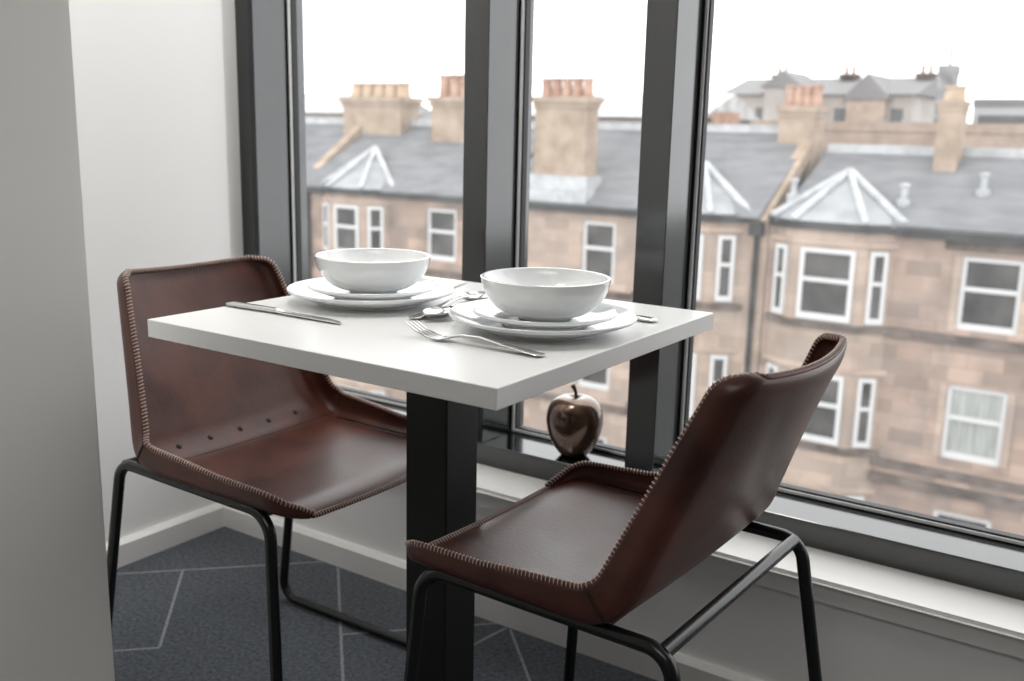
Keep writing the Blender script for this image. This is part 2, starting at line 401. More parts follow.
# ------------------------------------------------------------------ leather chairs
def chair_shell():
    D, zf, zr, B, zt = 0.3485, 0.4507, 0.4553, 0.1117, 0.7645
    wf, wr, wt = 0.2101, 0.2199, 0.160
    A, J, T = Vector((D, zf)), Vector((0, zr)), Vector((-B, zt))
    R = 0.071
    a3 = lambda p: Vector((p.x, 0, p.y))
    arc = fillet(a3(A), a3(J), a3(T), R, 12)
    pr = []
    s0 = a3(A); e0 = arc[0]
    for i in range(18): pr.append(s0.lerp(e0, i / 18))
    pr += arc
    s1 = arc[-1]; e1 = a3(T)
    for i in range(1, 23): pr.append(s1.lerp(e1, i / 22))
    # arc length
    L = [0.0]
    for p, q in zip(pr, pr[1:]): L.append(L[-1] + (q - p).length)
    tot = L[-1]; iJ = 18 + 6; LJ = L[iJ]
    nU = len(pr)
    def lerp(a, b, t): return a + (b - a) * max(0, min(1, t))
    def half(l): return lerp(wf, wr, l / LJ) if l < LJ else lerp(wr, wt, (l - LJ) / (tot - LJ))
    def flange(l):
        t = l / LJ
        if t < 1: return lerp(lerp(0.0243, 0.0306, t * 1.7), 0.0445, (t - .45) / .5)
        t = (l - LJ) / (tot - LJ)
        return lerp(0.0445, 0.0245, t)
    rows = []; nrm = []
    nb, nf, nl = 9, 6, 5
    for i, p in enumerate(pr):
        l = L[i]
        t = (pr[min(i + 1, nU - 1)] - pr[max(i - 1, 0)]).normalized()
        N = Vector((t.z, 0, -t.x))             # towards the sitter
        if N.z < 0 and l < LJ: N = -N
        S = Vector((0, 1, 0))
        df, dt_ = l, tot - l
        rf, rt = 0.050, 0.028
        cf = math.sqrt(max(0, 1 - (1 - min(df, rf) / rf) ** 2)); ct = math.sqrt(max(0, 1 - (1 - min(dt_, rt) / rt) ** 2))
        w_ = half(l) - rf * (1 - cf) - rt * (1 - ct)
        h_ = 0.006 + (flange(l) - 0.006) * min(cf, ct) ** 1.0
        # front waterfall and the top lip rolled back
        P = p.copy()
        if df < 0.05: P += Vector((0, 0, -0.014 * (1 - df / 0.05) ** 2))
        if dt_ < 0.03: P += -N * 0.0115 * (1 - dt_ / 0.03) ** 1.6
        seat_t = max(0, min(1, l / LJ)); back_t = max(0, min(1, (l - LJ) / (tot - LJ)))
        dish = 0.010 * math.sin(PI * seat_t) + (0.029 * back_t * back_t * (3 - 2 * back_t) if l > LJ else 0) + 0.004
        dish *= (0.5 + 0.5 * ct) if l > LJ else 1
        lean = 0.03 if l < LJ else 0.03 - 0.09 * min(1, back_t * 3)
        fr = min(0.016, h_ * 0.6)
        c0 = Vector((0, 0)); c1 = Vector((w_, 0)); c2 = Vector((w_ + h_ * math.tan(lean), h_))
        d2 = (c2 - c1).normalized()
        tl = fr * math.tan((PI / 2 - lean) / 2)
        half_pts = []
        for k in range(nb):
            x = (w_ - tl) * k / (nb - 1)
            half_pts.append(Vector((x, -dish * (1 - (x / max(w_, 1e-4)) ** 2))))
        q0 = half_pts[-1]; q1 = Vector((w_, 0)); q2 = q1 + d2 * tl
        for k in range(1, nf + 1):
            tt = k / nf
            half_pts.append(q0 * (1 - tt) ** 2 + q1 * 2 * tt * (1 - tt) + q2 * tt * tt)
        for k in range(1, nl + 1): half_pts.append(q2.lerp(c2, k / nl))
        row = [(-h.x, h.y) for h in half_pts[::-1]] + [(h.x, h.y) for h in half_pts[1:]]
        rows.append([P + S * x + N * y for x, y in row]); nrm.append(N.copy())
    return rows, iJ, nrm

def make_chair():
    rows, iJ, nrm = chair_shell()
    nV = len(rows[0])
    root = empty('leather_chair', (0, 0, 0))
    b = MB()
    g = [[b.bm.verts.new(p) for p in r] for r in rows]
    for i in range(len(g) - 1):
        for j in range(nV - 1): b.bm.faces.new((g[i][j], g[i + 1][j], g[i + 1][j + 1], g[i][j + 1]))
    sh = b.build('seat_shell', M_LEATH, root, smooth=True, angle=75)
    # make the normals point to the sitter, then thicken outwards
    me = sh.data
    mid = me.polygons[5 * (nV - 1) + nV // 2]
    if mid.normal.z < 0: me.flip_normals()
    so = sh.modifiers.new('thickness', 'SOLIDIFY'); so.thickness = 0.006; so.offset = -1
    sb = sh.modifiers.new('smooth', 'SUBSURF'); sb.levels = 1; sb.render_levels = 1
    # rim loop
    loop = [r[0] for r in rows] + [p for p in rows[-1][1:-1]] + [r[-1] for r in rows[::-1]] + [p for p in rows[0][1:-1]][::-1]
    # even resample
    def resample(pts, n, closed=True):
        P = pts + [pts[0]] if closed else pts
        L = [0.0]
        for p, q in zip(P, P[1:]): L.append(L[-1] + (q - p).length)
        out = []; k = 0
        for i in range(n):
            s = L[-1] * i / (n if closed else n - 1)
            while k < len(P) - 2 and L[k + 1] < s: k += 1
            d = L[k + 1] - L[k]
            out.append(P[k].lerp(P[k + 1], (s - L[k]) / d if d > 1e-9 else 0))
        return out
    def resample_with(pts, vals, n):
        P = pts + [pts[0]]; V = vals + [vals[0]]
        L = [0.0]
        for p, q in zip(P, P[1:]): L.append(L[-1] + (q - p).length)
        out = []; k = 0
        for i in range(n):
            s = L[-1] * i / n
            while k < len(P) - 2 and L[k + 1] < s: k += 1
            d = L[k + 1] - L[k]
            out.append(V[k].lerp(V[k + 1], (s - L[k]) / d if d > 1e-9 else 0).normalized())
        return out
    rl = resample(loop, 260)
    MB().tube(rl, 0.0040, 8, closed=True).build('rim_binding', M_EDGE, sh, smooth=True, angle=180)
    # whip stitching: short arcs of thread over the sitter's side of the rim
    st = MB()
    n = 330
    nl_ = [nrm[i] for i in range(len(rows))] + [nrm[-1]] * (nV - 2) + nrm[::-1] + [nrm[0]] * (nV - 2)
    sl, sn = resample(loop, n), resample_with(loop, nl_, n)
    for i in range(n):
        p = sl[i]; t = (sl[(i + 1) % n] - sl[i - 1]).normalized()
        u = (sn[i] - t * sn[i].dot(t)).normalized(); v = t.cross(u)
        pts = []
        for k in range(6):
            an = -2.0 + 4.0 * k / 5
            pts.append(p + (u * math.cos(an) + v * math.sin(an)) * 0.0047 + t * (0.0016 * math.sin(an)))
        st.tube(pts, 0.00075, 4)
    st.build('stitching', M_THREAD, sh, smooth=True, angle=180)
    # seams: across the flange corner on both sides and along the fold of seat and back
    sm = MB()
    r = rows[iJ - 3]
    sm.tube([p.copy() for p in r], 0.0010, 6)
    for sgn, idx in ((-1, range(0, 13)), (1, range(nV - 13, nV))):
        pts = [rows[iJ][k] + Vector((0, sgn * 0.0062, 0)) * min(1, 1) + (Vector((0, 0, -0.004)) if 7 < (k if sgn < 0 else nV - 1 - k) else Vector((0, 0, 0))) for k in idx]
        sm.tube(pts, 0.0016, 6)
    sm.build('seam', M_SEAM, sh, smooth=True, angle=180)
    # studs along the foot of the back
    row = rows[iJ + 1]
    for y in (-0.135, -0.0675, 0.0, 0.0675, 0.135):
        k = min(range(nV), key=lambda q: abs(row[q].y - y) + (0 if 8 < q < nV - 9 else 1))
        k2 = k + 1 if k + 1 < nV else k
        p = row[k] + (row[k2] - row[k]) * ((y - row[k].y) / max(1e-6, (row[k2].y - row[k].y)))
        nn = nrm[iJ + 1]
        s_ = MB()
        s_.lathe([(0.0, 0.0022), (0.003, 0.0017), (0.0048, 0.0004), (0.0052, -0.001), (0.0, -0.001)], n=16)
        bmesh.ops.transform(s_.bm, matrix=Matrix.Translation(p + nn * 0.0008) @ nn.to_track_quat('Z', 'Y').to_matrix().to_4x4(), verts=s_.bm.verts)
        s_.build('stud', M_SEAM, sh, smooth=True, angle=60)
    # steel frame: two sled loops
    zf_, zr_, z0 = 0.4420, 0.4460, 0.0095
    for sgn in (-1, 1):
        c = [Vector((-0.066, 0.203 * sgn, zr_)), Vector((-0.143, 0.220 * sgn, z0)), Vector((0.336, 0.226 * sgn, z0)), Vector((0.303, 0.203 * sgn, zf_))]
        pts = []
        rad = [0.036, 0.035, 0.035, 0.045]
        for i in range(4):
            pts += fillet(c[i - 1], c[i], c[(i + 1) % 4], rad[i], 8)
        dense = []
        for p, q in zip(pts, pts[1:] + [pts[0]]):
            kk = max(1, int((q - p).length / 0.04))
            for i in range(kk): dense.append(p.lerp(q, i / kk))
        MB().tube(dense, 0.0095, 14, closed=True).build('sled_frame', M_TUBE, root, smooth=True, angle=180)
    MB().tube([(-0.056, -0.203, zr_ - 0.004), (-0.056, 0.203, zr_ - 0.004)], 0.0095, 14).build('crossbar', M_TUBE, root, smooth=True)
    MB().tube([(0.25, -0.203, zf_), (0.25, -0.190, zf_ - .004), (0.25, -0.165, zf_ - .0215), (0.25, 0.165, zf_ - .0215), (0.25, 0.190, zf_ - .004), (0.25, 0.203, zf_)], 0.0075, 14).build('crossbar', M_TUBE, root, smooth=True)
    MB().tube([(0.05, -0.203, zr_ - .003), (0.05, -0.190, zr_ - .008), (0.05, -0.165, zr_ - .026), (0.05, 0.165, zr_ - .026), (0.05, 0.190, zr_ - .008), (0.05, 0.203, zr_ - .003)], 0.006, 10).build('mounting_bar', M_TUBE, root)
    return root

LEFT = (0.5586, -0.4097, math.radians(-0.34))
RIGHT = (1.4681, -0.4251, math.radians(177.8))
ch = make_chair()
ch.location = (LEFT[0], LEFT[1], 0); ch.rotation_euler = (0, 0, LEFT[2])
tag(ch, 'brown leather chair with low back standing against the white side wall', 'chair', 'leather dining chairs')
c2 = copy_tree(ch)
c2.location = (RIGHT[0], RIGHT[1], 0); c2.rotation_euler = (0, 0, RIGHT[2])
c2['label'] = 'brown leather chair seen from behind, back turned to the wide window pane'

# ------------------------------------------------------------------ crockery
def plate_prof(R, H, foot, flat, t=0.004):
    """outer (under) profile then inner one"""
    under = [(0, 0.003), (foot - .004, 0.003), (foot - .003, 0.0), (foot, 0.0), (foot + .002, 0.0035)]
    n = 10
    for i in range(1, n + 1):
        k = i / n
        under.append((foot + .002 + (R - foot - .002) * k, 0.0035 + (H - t * .9 - 0.0035) * (k ** 1.35)))
    rim = [(R + .0012, H - t * .5), (R + .0006, H - .0006), (R - .001, H)]
    top = []
    for i in range(1, n + 1):
        k = 1 - i / n
        top.append((flat + (R - .001 - flat) * k, 0.0072 + (H - 0.0072) * (k ** 1.35)))
    top += [(flat * .6, 0.0066), (0, 0.0064)]
    return under + rim + top
def bowl_prof(R, H, foot, t=0.0042):
    o = [(0, 0.004), (foot - .005, 0.004), (foot - .004, 0), (foot, 0), (foot + .001, 0.004)]
    n = 18
    for i in range(1, n + 1):
        a = i / n * PI / 2 * 0.93
        o.append((foot + .001 + (R - foot - .001) * (math.sin(a) / math.sin(PI / 2 * .93)) ** 1.0, 0.004 + (H - .005) * ((1 - math.cos(a)) / (1 - math.cos(PI / 2 * .93)))))
    inner = []
    for i in range(n, -1, -1):
        a = i / n * PI / 2 * 0.93
        inner.append(((R - t) * (math.sin(a) / math.sin(PI / 2 * .93)), 0.0095 + (H - .0095) * ((1 - math.cos(a)) / (1 - math.cos(PI / 2 * .93)))))
    o += [(R + .0004, H - .0005), (R - t * .5, H + .0006)]
    return o + inner
PL = (0.893, -0.421); PR = (1.218, -0.429)
for (cx, cy), who in ((PL, 'in front of the left chair'), (PR, 'nearest the table front corner')):
    z = TH
    d = MB().lathe([(r, q * 1.25) for r, q in plate_prof(0.130, 0.0195, 0.080, 0.086)], n=96).build('dinner_plate', M_CHINA, smooth=True, angle=50); d.location = (cx, cy, z)
    tag(d, 'large white dinner plate, lowest of the stack ' + who, 'plate', 'white dinner plates')
    s_ = MB().lathe([(r, q * 1.25) for r, q in plate_prof(0.100, 0.0165, 0.060, 0.066)], n=96).build('side_plate', M_CHINA, smooth=True, angle=50); s_.location = (cx + .003, cy, z + 0.0092)
    tag(s_, 'smaller white plate between bowl and dinner plate ' + who, 'plate', 'white side plates')
    bo = MB().lathe(bowl_prof(0.0900, 0.0565, 0.038), n=96).build('bowl', M_CHINA, smooth=True, angle=50); bo.location = (cx + .002, cy + .002, z + 0.0092 + 0.0090)
    tag(bo, 'empty white porcelain bowl on top of the plates ' + who, 'bowl', 'white bowls')

# ------------------------------------------------------------------ cutlery (all modelled along +x, handle end at x = 0)
def make_knife():
    root = empty('table_knife')
    MB().loft([(0, 0, .0035, .002, .001), (.003, 0, .0035, .0085, .0026), (.012, 0, .0036, .0098, .0034), (.05, 0, .0040, .0085, .0038), (.09, 0, .0042, .0066, .0040), (.104, 0, .0042, .0062, .0041)]).build('handle', M_STEEL, root, smooth=True)
    MB().loft([(.104, 0, .0042, .0060, .0040), (.109, 0, .0040, .0066, .0022), (.115, 0.001, .0034, .0085, .0011), (.16, 0.001, .0030, .0092, .0010), (.20, 0.001, .0026, .0090, .0009), (.222, -0.001, .0024, .0066, .0008), (.233, -0.0045, .0022, .0025, .0006), (.236, -0.006, .0022, .0006, .0003)]).build('blade', M_STEEL, root, smooth=True)
    return root
def make_fork():
    root = empty('table_fork')
    MB().loft([(0, 0, .0030, .004, .0008), (.003, 0, .0030, .0085, .0012), (.012, 0, .0034, .0095, .0014), (.05, 0, .0065, .0068, .0015), (.095, 0, .0115, .0040, .0020), (.125, 0, .0105, .0036, .0021), (.138, 0, .0075, .0048, .0018)]).build('handle', M_STEEL, root, smooth=True)
    h = MB()
    h.loft([(.137, 0, .0078, .0047, .0017), (.146, 0, .0050, .0095, .0012), (.154, 0, .0034, .0122, .0011), (.163, 0, .0030, .0126, .0011)])
    for k in range(4):
        y = -0.0105 + 0.007 * k
        h.loft([(.160, y, .0030, .0022, .0010), (.175, y, .0042, .0019, .0010), (.190, y, .0085, .0017, .0010), (.203, y, .0150, .0014, .0009), (.209, y, .0185, .0007, .0006)], n=8)
    h.build('tines', M_STEEL, root, smooth=True)
    return root
def make_spoon():
    root = empty('dessert_spoon')
    MB().loft([(0, 0, .0028, .004, .0008), (.003, 0, .0028, .0085, .0012), (.012, 0, .0032, .0095, .0014), (.05, 0, .0060, .0066, .0015), (.095, 0, .0125, .0038, .0019), (.125, 0, .0140, .0034, .0021), (.142, 0, .0125, .0042, .0018)]).build('handle', M_STEEL, root, smooth=True)
    b = MB(); L0, L1, n, mN = .136, .202, 20, 14
    gt, gb = [], []
    for i in range(n + 1):
        k = i / n; x = L0 + (L1 - L0) * k
        wd = 0.0212 * (math.sin(PI * min(1, max(0, k)) ** 0.82)) ** 0.62 if 0 < k < 1 else 0.0006
        if k < 0.12: wd = max(wd * k / 0.12, 0.0036)
        dp = 0.0095 * math.sin(PI * k) ** 0.8
        rim = 0.0118 + 0.0006 * math.sin(PI * k)
        rt, rb = [], []
        for j in range(mN + 1):
            v = -1 + 2 * j / mN
            z = rim - dp * (1 - v * v)
            rt.append(b.bm.verts.new((x, wd * v, z))); rb.append(b.bm.verts.new((x, wd * v * 1.02, z - 0.0013)))
        gt.append(rt); gb.append(rb)
    for G in (gt, gb):
        for i in range(n):
            for j in range(mN): b.bm.faces.new((G[i][j], G[i + 1][j], G[i + 1][j + 1], G[i][j + 1]))
    for i in range(n):
        for j in (0, mN): b.bm.faces.new((gt[i][j], gt[i + 1][j], gb[i + 1][j], gb[i][j]))
    for i in (0, n):
        for j in range(mN): b.bm.faces.new((gt[i][j], gt[i][j + 1], gb[i][j + 1], gb[i][j]))
    b.build('spoon_bowl', M_STEEL, root, smooth=True, angle=60)
    return root
SPS = 1.08
def place(o, x, y, ang, z=TH):
    o.location = (x, y, z); o.rotation_euler = (0, 0, math.radians(ang)); return o
k1 = place(make_knife(), 0.751, -0.586, 1.0); tag(k1, 'steel table knife lying along the near left table edge', 'knife', 'table knives')
k2 = place(copy_tree(k1), 1.320, -0.278, 180); tag(k2, 'steel table knife mostly hidden behind the plates, handle end past the front stack', 'knife', 'table knives')
f1 = place(make_fork(), 1.312, -0.575, 180); tag(f1, 'steel fork with raised tines along the near table edge', 'fork', 'table forks')
f2 = place(copy_tree(f1), 0.745, -0.258, 0); tag(f2, 'steel fork on the window side, almost hidden behind the left stack', 'fork', 'table forks')
s1 = place(make_spoon(), 1.038, -0.494, 96); tag(s1, 'steel spoon with bowl pointing to the window between the settings', 'spoon', 'dessert spoons')
s2 = place(copy_tree(s1), 1.055, -0.278, 272); tag(s2, 'steel spoon with bowl pointing at the viewer beside the fork tines', 'spoon', 'dessert spoons')

s1.scale = s2.scale = (SPS, SPS, SPS)

# ------------------------------------------------------------------ ornamental apple on the rail
ap = tag(empty('ornamental_apple', (0.922, 0.184, FZ1)), 'glossy bronze-brown ornamental apple on the dark window rail', 'ornament')
AS = 1.09
prof = [(0, 0.004), (.012, .002), (.022, .0), (.028, .004), (.040, .020), (.050, .042), (.0550, .066), (.0550, .082), (.0515, .098), (.043, .111), (.030, .1185), (.017, .1205), (.009, .118), (.004, .113), (0, .111)]
prof = [(r * AS * 1.02, z * AS) for r, z in prof]
# smooth the profile
def smooth_prof(p, it=2):
    for _ in range(it):
        q = [p[0]]
        for a, b_ in zip(p, p[1:]):
            q.append((a[0] * .75 + b_[0] * .25, a[1] * .75 + b_[1] * .25)); q.append((a[0] * .25 + b_[0] * .75, a[1] * .25 + b_[1] * .75))
        q.append(p[-1]); p = q
    return p
MB().lathe(smooth_prof(prof), n=64).build('body', M_APPLE, ap, smooth=True, angle=180)
MB().tube([(0, 0, .117), (.001, 0, .127), (.0005, 0, .137), (-.003, 0, .146), (-.009, 0, .153)], [.0036, .0034, .0036, .0042, .0054], 10).build('stem', M_STEM, ap, smooth=True)

# ------------------------------------------------------------------ street and buildings outside
GZ = -10.6
struct(MB().box(-80, 60, 1.0, 140, GZ - .3, GZ).build('ground', M_ASPH))
FYB = 22.0
EAVE = -0.97

def wall_holes(x0, x1, z0, z1, y, holes, depth=0.16):
    """front wall at plane y (facing -y) with rectangular holes and their reveals; a slab 0.4 thick around"""
    b = MB()
    xs = sorted({x0, x1, *[v for h in holes for v in h[:2]]}); zs = sorted({z0, z1, *[v for h in holes for v in h[2:]]})
    for xa, xb in zip(xs, xs[1:]):
        for za, zb in zip(zs, zs[1:]):
            if any(h[0] <= xa + 1e-6 and xb - 1e-6 <= h[1] and h[2] <= za + 1e-6 and zb - 1e-6 <= h[3] for h in holes): continue
            b.poly([(xa, y, za), (xb, y, za), (xb, y, zb), (xa, y, zb)])
    for (a, c, d, e) in holes:
        q = y + depth
        b.poly([(a, y, d), (a, q, d), (a, q, e), (a, y, e)]); b.poly([(c, y, d), (c, y, e), (c, q, e), (c, q, d)])
        b.poly([(a, y, d), (c, y, d), (c, q, d), (a, q, d)]); b.poly([(a, y, e), (a, q, e), (c, q, e), (c, y, e)])
    return b

def building(name, label, x0, x1, ridge_z, ridge_y, holes, M, loc_ref):
    root = empty(name, (loc_ref, FYB, GZ))
    tag(root, label, 'building', 'stone tenements across the street')
    R = lambda o: o
    off = Matrix.Translation((-loc_ref, -FYB, -GZ))
    return root, off

def fin(b, off, name, M, parent, **k):
    bmesh.ops.transform(b.bm, matrix=off, verts=b.bm.verts)
    return b.build(name, M, parent, **k)

def sash_off(parent, off, hole, y, pane_m=None, fr=0.10, pre=None):
    a, c, d, e = hole; zm = d + (e - d) * 0.56
    b = MB(); y0, y1 = y - .03, y + .06
    b.box(a, a + fr, y0, y1, d, e).box(c - fr, c, y0, y1, d, e).box(a + fr, c - fr, y0, y1, d, d + fr * 1.5).box(a + fr, c - fr, y0, y1, e - fr, e).box(a + fr, c - fr, y0, y1, zm - fr * .45, zm + fr * .55)
    T = off @ pre if pre else off
    bmesh.ops.transform(b.bm, matrix=T, verts=b.bm.verts)
    o = b.build('window', M_UPVC, parent)
    p = MB().box(a + fr * .9, c - fr * .9, y + .02, y + .05, d + fr, e - fr * .9)
    bmesh.ops.transform(p.bm, matrix=T, verts=p.bm.verts)
    p.build('pane', pane_m or M_PANE, o)
    return o

def chimney(parent, off, x0, x1, y0, y1, z0, z1, pots, M, pot_m, cap=0.16, ph=0.55, pr=0.14, ov=0.12):
    b = MB().box(x0, x1, y0, y1, z0, z1 - cap).box(x0 - ov, x1 + ov, y0 - ov, y1 + ov, z1 - cap, z1).box(x0 - ov * .4, x1 + ov * .4, y0 - ov * .4, y1 + ov * .4, z1 - cap - .14, z1 - cap)
    c = fin(b, off, 'chimney', M, parent)
    for i in range(pots):
        px = x0 + (x1 - x0) * (i + .5) / pots
        p = MB().lathe([(0, 0), (pr, 0), (pr * .85, ph * .8), (pr, ph * .85), (pr, ph), (pr * .7, ph), (pr * .7, ph * .6), (0, ph * .6)], (px, (y0 + y1) / 2, z1), 16)
        fin(p, off, 'chimney_pot', pot_m, c, smooth=True)
    return c

def roof(parent, off, x0, x1, eave, ry, rz, M=None, strip=True, y_e=None):
    ye = (y_e if y_e is not None else FYB - .25)
    b = MB().prism([(ye, eave), (ry, rz), (ry + 4.2, eave), (ye + .3, eave - .12)], 'x', x0, x1)
    r = fin(b, off, 'roof', M or M_SLATE, parent)
    if strip:
        fin(MB().box(x0, x1, ry - .16, ry + .16, rz - .06, rz + .17), off, 'ridge_flashing', M_LEAD, r)
    return r

def bay(parent, off, xl, xr, proj, chamf, z0, levels, M, apex, side_w, hipm=True, eave=EAVE):
    """canted bay: front face at FYB - proj, cheeks running back over chamf"""
    yf = FYB - proj
    b = MB().prism([(xl, FYB + .05), (xl + chamf, yf), (xr - chamf, yf), (xr, FYB + .05)], 'z', z0, eave - .02)
    bw = fin(b, off, 'bay_window', M, parent)
    for (zt, zb, pm) in levels:
        # front light and the two cheek lights: proud stone surround with window recessed in it
        fx0, fx1 = xl + chamf + .19, xr - chamf - .13
        sash_off(bw, off, (fx0, fx1, zb, zt), yf - .035, pm)
        Ls = math.hypot(chamf, proj); w2 = min(side_w, Ls * .72)
        for sgn in (-1, 1):
            ox = (xr - chamf) if sgn > 0 else (xl + chamf)
            ang = math.atan2(proj, chamf)
            pre = Matrix.Translation((ox, yf, 0)) @ Matrix.Rotation(sgn * ang, 4, 'Z')
            a0 = (Ls - w2) / 2 if sgn > 0 else -(Ls + w2) / 2
            sash_off(bw, off, (a0, a0 + w2, zb, zt), -.035, pm, fr=0.09, pre=pre)
        # sill course and lintel course of this storey
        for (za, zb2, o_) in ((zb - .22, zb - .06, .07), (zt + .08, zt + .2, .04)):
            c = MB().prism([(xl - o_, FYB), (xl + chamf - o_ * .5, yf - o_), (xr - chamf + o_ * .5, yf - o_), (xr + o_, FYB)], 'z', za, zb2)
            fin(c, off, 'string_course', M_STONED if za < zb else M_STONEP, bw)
    # gutter
    g = MB().prism([(xl - .14, FYB), (xl + chamf - .06, yf - .14), (xr - chamf + .06, yf - .14), (xr + .14, FYB)], 'z', eave - .14, eave + .05)
    fin(g, off, 'gutter', M_GUT, bw)
    # hipped lead roof
    ax, ay, az = apex
    P = [Vector((xl - .1, FYB + .1, eave + .05)), Vector((xl + chamf - .05, yf - .1, eave + .05)), Vector((xr - chamf + .05, yf - .1, eave + .05)), Vector((xr + .1, FYB + .1, eave + .05))]
    A = Vector((ax, ay, az)); back = Vector((ax, ay + .4, eave + .05))
    rb = MB()
    for i in range(3): rb.poly([P[i], P[i + 1], A])
    rb.poly([P[3], back, A]); rb.poly([back, P[0], A]); rb.poly([P[0], back, P[3], P[2], P[1]])
    rf = fin(rb, off, 'bay_roof', M_LEADR, bw)
    hb = MB()
    for i in range(4): hb.tube([P[i] + Vector((0, -.02, .02)), A + Vector((0, -.02, .03))], .085 if i in (1, 2) else .10, 6)
    fin(hb, off, 'hip_flashing', M_LEAD, rf)
    return bw

# ---- right tenement (opposite the wide pane)
rx0, rx1 = -6.38, 5.2
root, off = building('tenement_building', 'tan stone tenement filling the wide right-hand pane, flat window beside a canted bay', rx0, rx1, 0, 0, [], M_STONE, -2.0)
hr = []
for k, (zt, zb) in enumerate(((-1.50, -3.14), (-4.42, -6.14), (-7.42, -9.2))):
    for xa in (-1.96, 1.35, 3.4): hr.append((xa, xa + 1.25, zb, zt))
wl = wall_holes(rx0, rx1, GZ, EAVE, FYB, hr)
wl.poly([(rx0, FYB, GZ), (rx0, FYB, EAVE), (rx0, FYB + 8, EAVE), (rx0, FYB + 8, GZ)]); wl.poly([(rx1, FYB, GZ), (rx1, FYB + 8, GZ), (rx1, FYB + 8, EAVE), (rx1, FYB, EAVE)])
fin(wl, off, 'wall', M_STONE, root)
for i, h in enumerate(hr): sash_off(root, off, h, FYB + .08, M_NETC if 3 <= i < 6 else M_PANE)
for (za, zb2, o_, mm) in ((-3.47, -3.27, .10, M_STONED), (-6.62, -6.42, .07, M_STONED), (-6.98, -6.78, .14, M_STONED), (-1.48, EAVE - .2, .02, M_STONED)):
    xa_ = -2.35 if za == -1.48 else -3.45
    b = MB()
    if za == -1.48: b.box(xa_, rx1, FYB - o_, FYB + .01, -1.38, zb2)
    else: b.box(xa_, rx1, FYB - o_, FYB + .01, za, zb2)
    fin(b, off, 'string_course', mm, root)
for xa in (-1.96, 1.35, 3.4):
    for zt in (-1.50, -4.42):
        for (q0, q1) in ((xa - .16, xa), (xa + 1.25, xa + 1.41)):
            fin(MB().box(q0, q1, FYB - .025, FYB + .02, zt - 1.7, zt), off, 'window_jamb', M_STONE2, root)
fin(MB().box(-3.4, rx1, FYB - .22, FYB + .02, EAVE - .19, EAVE + .05), off, 'gutter', M_GUT, root)
roof(root, off, rx0 + .2, rx1, EAVE, 25.6, 0.66)
bay(root, off, -6.27, -3.36, 0.42, 0.66, GZ, ((-1.54, -3.22, M_PANE), (-4.52, -6.2, M_PANE), (-7.45, -9.1, M_PANE)), M_STONE2, (-5.02, 23.6, 0.17), .40)
chimney(root, off, -3.32, -2.80, 24.6, 25.4, 0.0, 1.93, 1, M_CHIM, M_BUFF, cap=.1, ph=.36, pr=.26, ov=.05)
for (px, py) in ((985, 178), (903, 208), (793, 203)):
    p = at(px, py, 23.6 if py < 190 else 22.9)
    zr_ = EAVE + (p.y - (FYB - .25)) * (0.66 - EAVE) / (25.6 - FYB + .25)
    v = MB().lathe([(0.17, -.15), (.17, .08), (.08, .10), (.08, .38), (.12, .40), (.12, .46), (0, .48)], (p.x, p.y, zr_), 12)
    fin(v, off, 'roof_vent', M_LEAD, root, smooth=True)

# ---- middle tenement (behind the narrow pane)
mx0, mx1 = -14.6, -6.42
root, off = building('tenement_building', 'pale stone tenement seen through the narrow middle pane, big chimney on its front', mx0, mx1, 0, 0, [], M_STONE, -10.6)
hm = []
for (zt, zb) in ((-1.38, -3.05), (-4.4, -6.05), (-7.4, -9.1)): hm.append((-11.64, -10.62, zb, zt))
wl = wall_holes(mx0, mx1, GZ, EAVE, FYB, hm); fin(wl, off, 'wall', M_STONE2, root)
for h in hm: sash_off(root, off, h, FYB + .08)
for (za, zb2) in ((-3.42, -3.24), (-6.6, -6.42)): fin(MB().box(mx0, -9.6, FYB - .1, FYB + .01, za, zb2), off, 'string_course', M_STONED, root)
fin(MB().box(mx0, -9.6, FYB - .2, FYB + .02, EAVE - .2, EAVE + .04), off, 'gutter', M_GUT, root)
roof(root, off, mx0, mx1 - .2, EAVE, 25.6, 1.12)
bay(root, off, -10.0, -7.0, 0.42, 0.76, GZ, ((-1.45, -3.1, M_PANE), (-4.5, -6.2, M_PANE), (-7.4, -9.0, M_PANE)), M_STONE2, (-8.85, 23.6, 0.2), .42)
chimney(root, off, -13.33, -11.68, 22.05, 22.7, -0.55, 1.92, 5, M_CHIM, M_POT, ph=.5, pr=.155, ov=.1)
# the mutual gable with its sloping skew and broad chimney
cb = chimney(root, off, -7.42, -6.46, 25.0, 25.9, -0.3, 1.80, 4, M_CHIM, M_POT, ph=.55, pr=.15, ov=.07)
sk = MB(); sk.prism([(FYB - .1, EAVE - .05), (25.2, 0.95), (25.2, 0.60), (FYB + .1, EAVE - .45)], 'x', -6.80, -6.47)
fin(sk, off, 'gable_skew', M_CHIM, root)
dp = MB().tube([(-6.66, FYB - .1, EAVE - .1), (-6.66, FYB - .1, GZ)], .07, 8).box(-6.82, -6.5, FYB - .26, FYB, EAVE - .42, EAVE - .1)
fin(dp, off, 'downpipe', M_GUT, root)

fin(MB().box(-13.75, -11.5, 21.85, 22.9, -.95, -.62).box(-13.5, -11.55, 21.98, 22.8, -.62, -.2), off, 'chimney_base', M_LEAD, root)

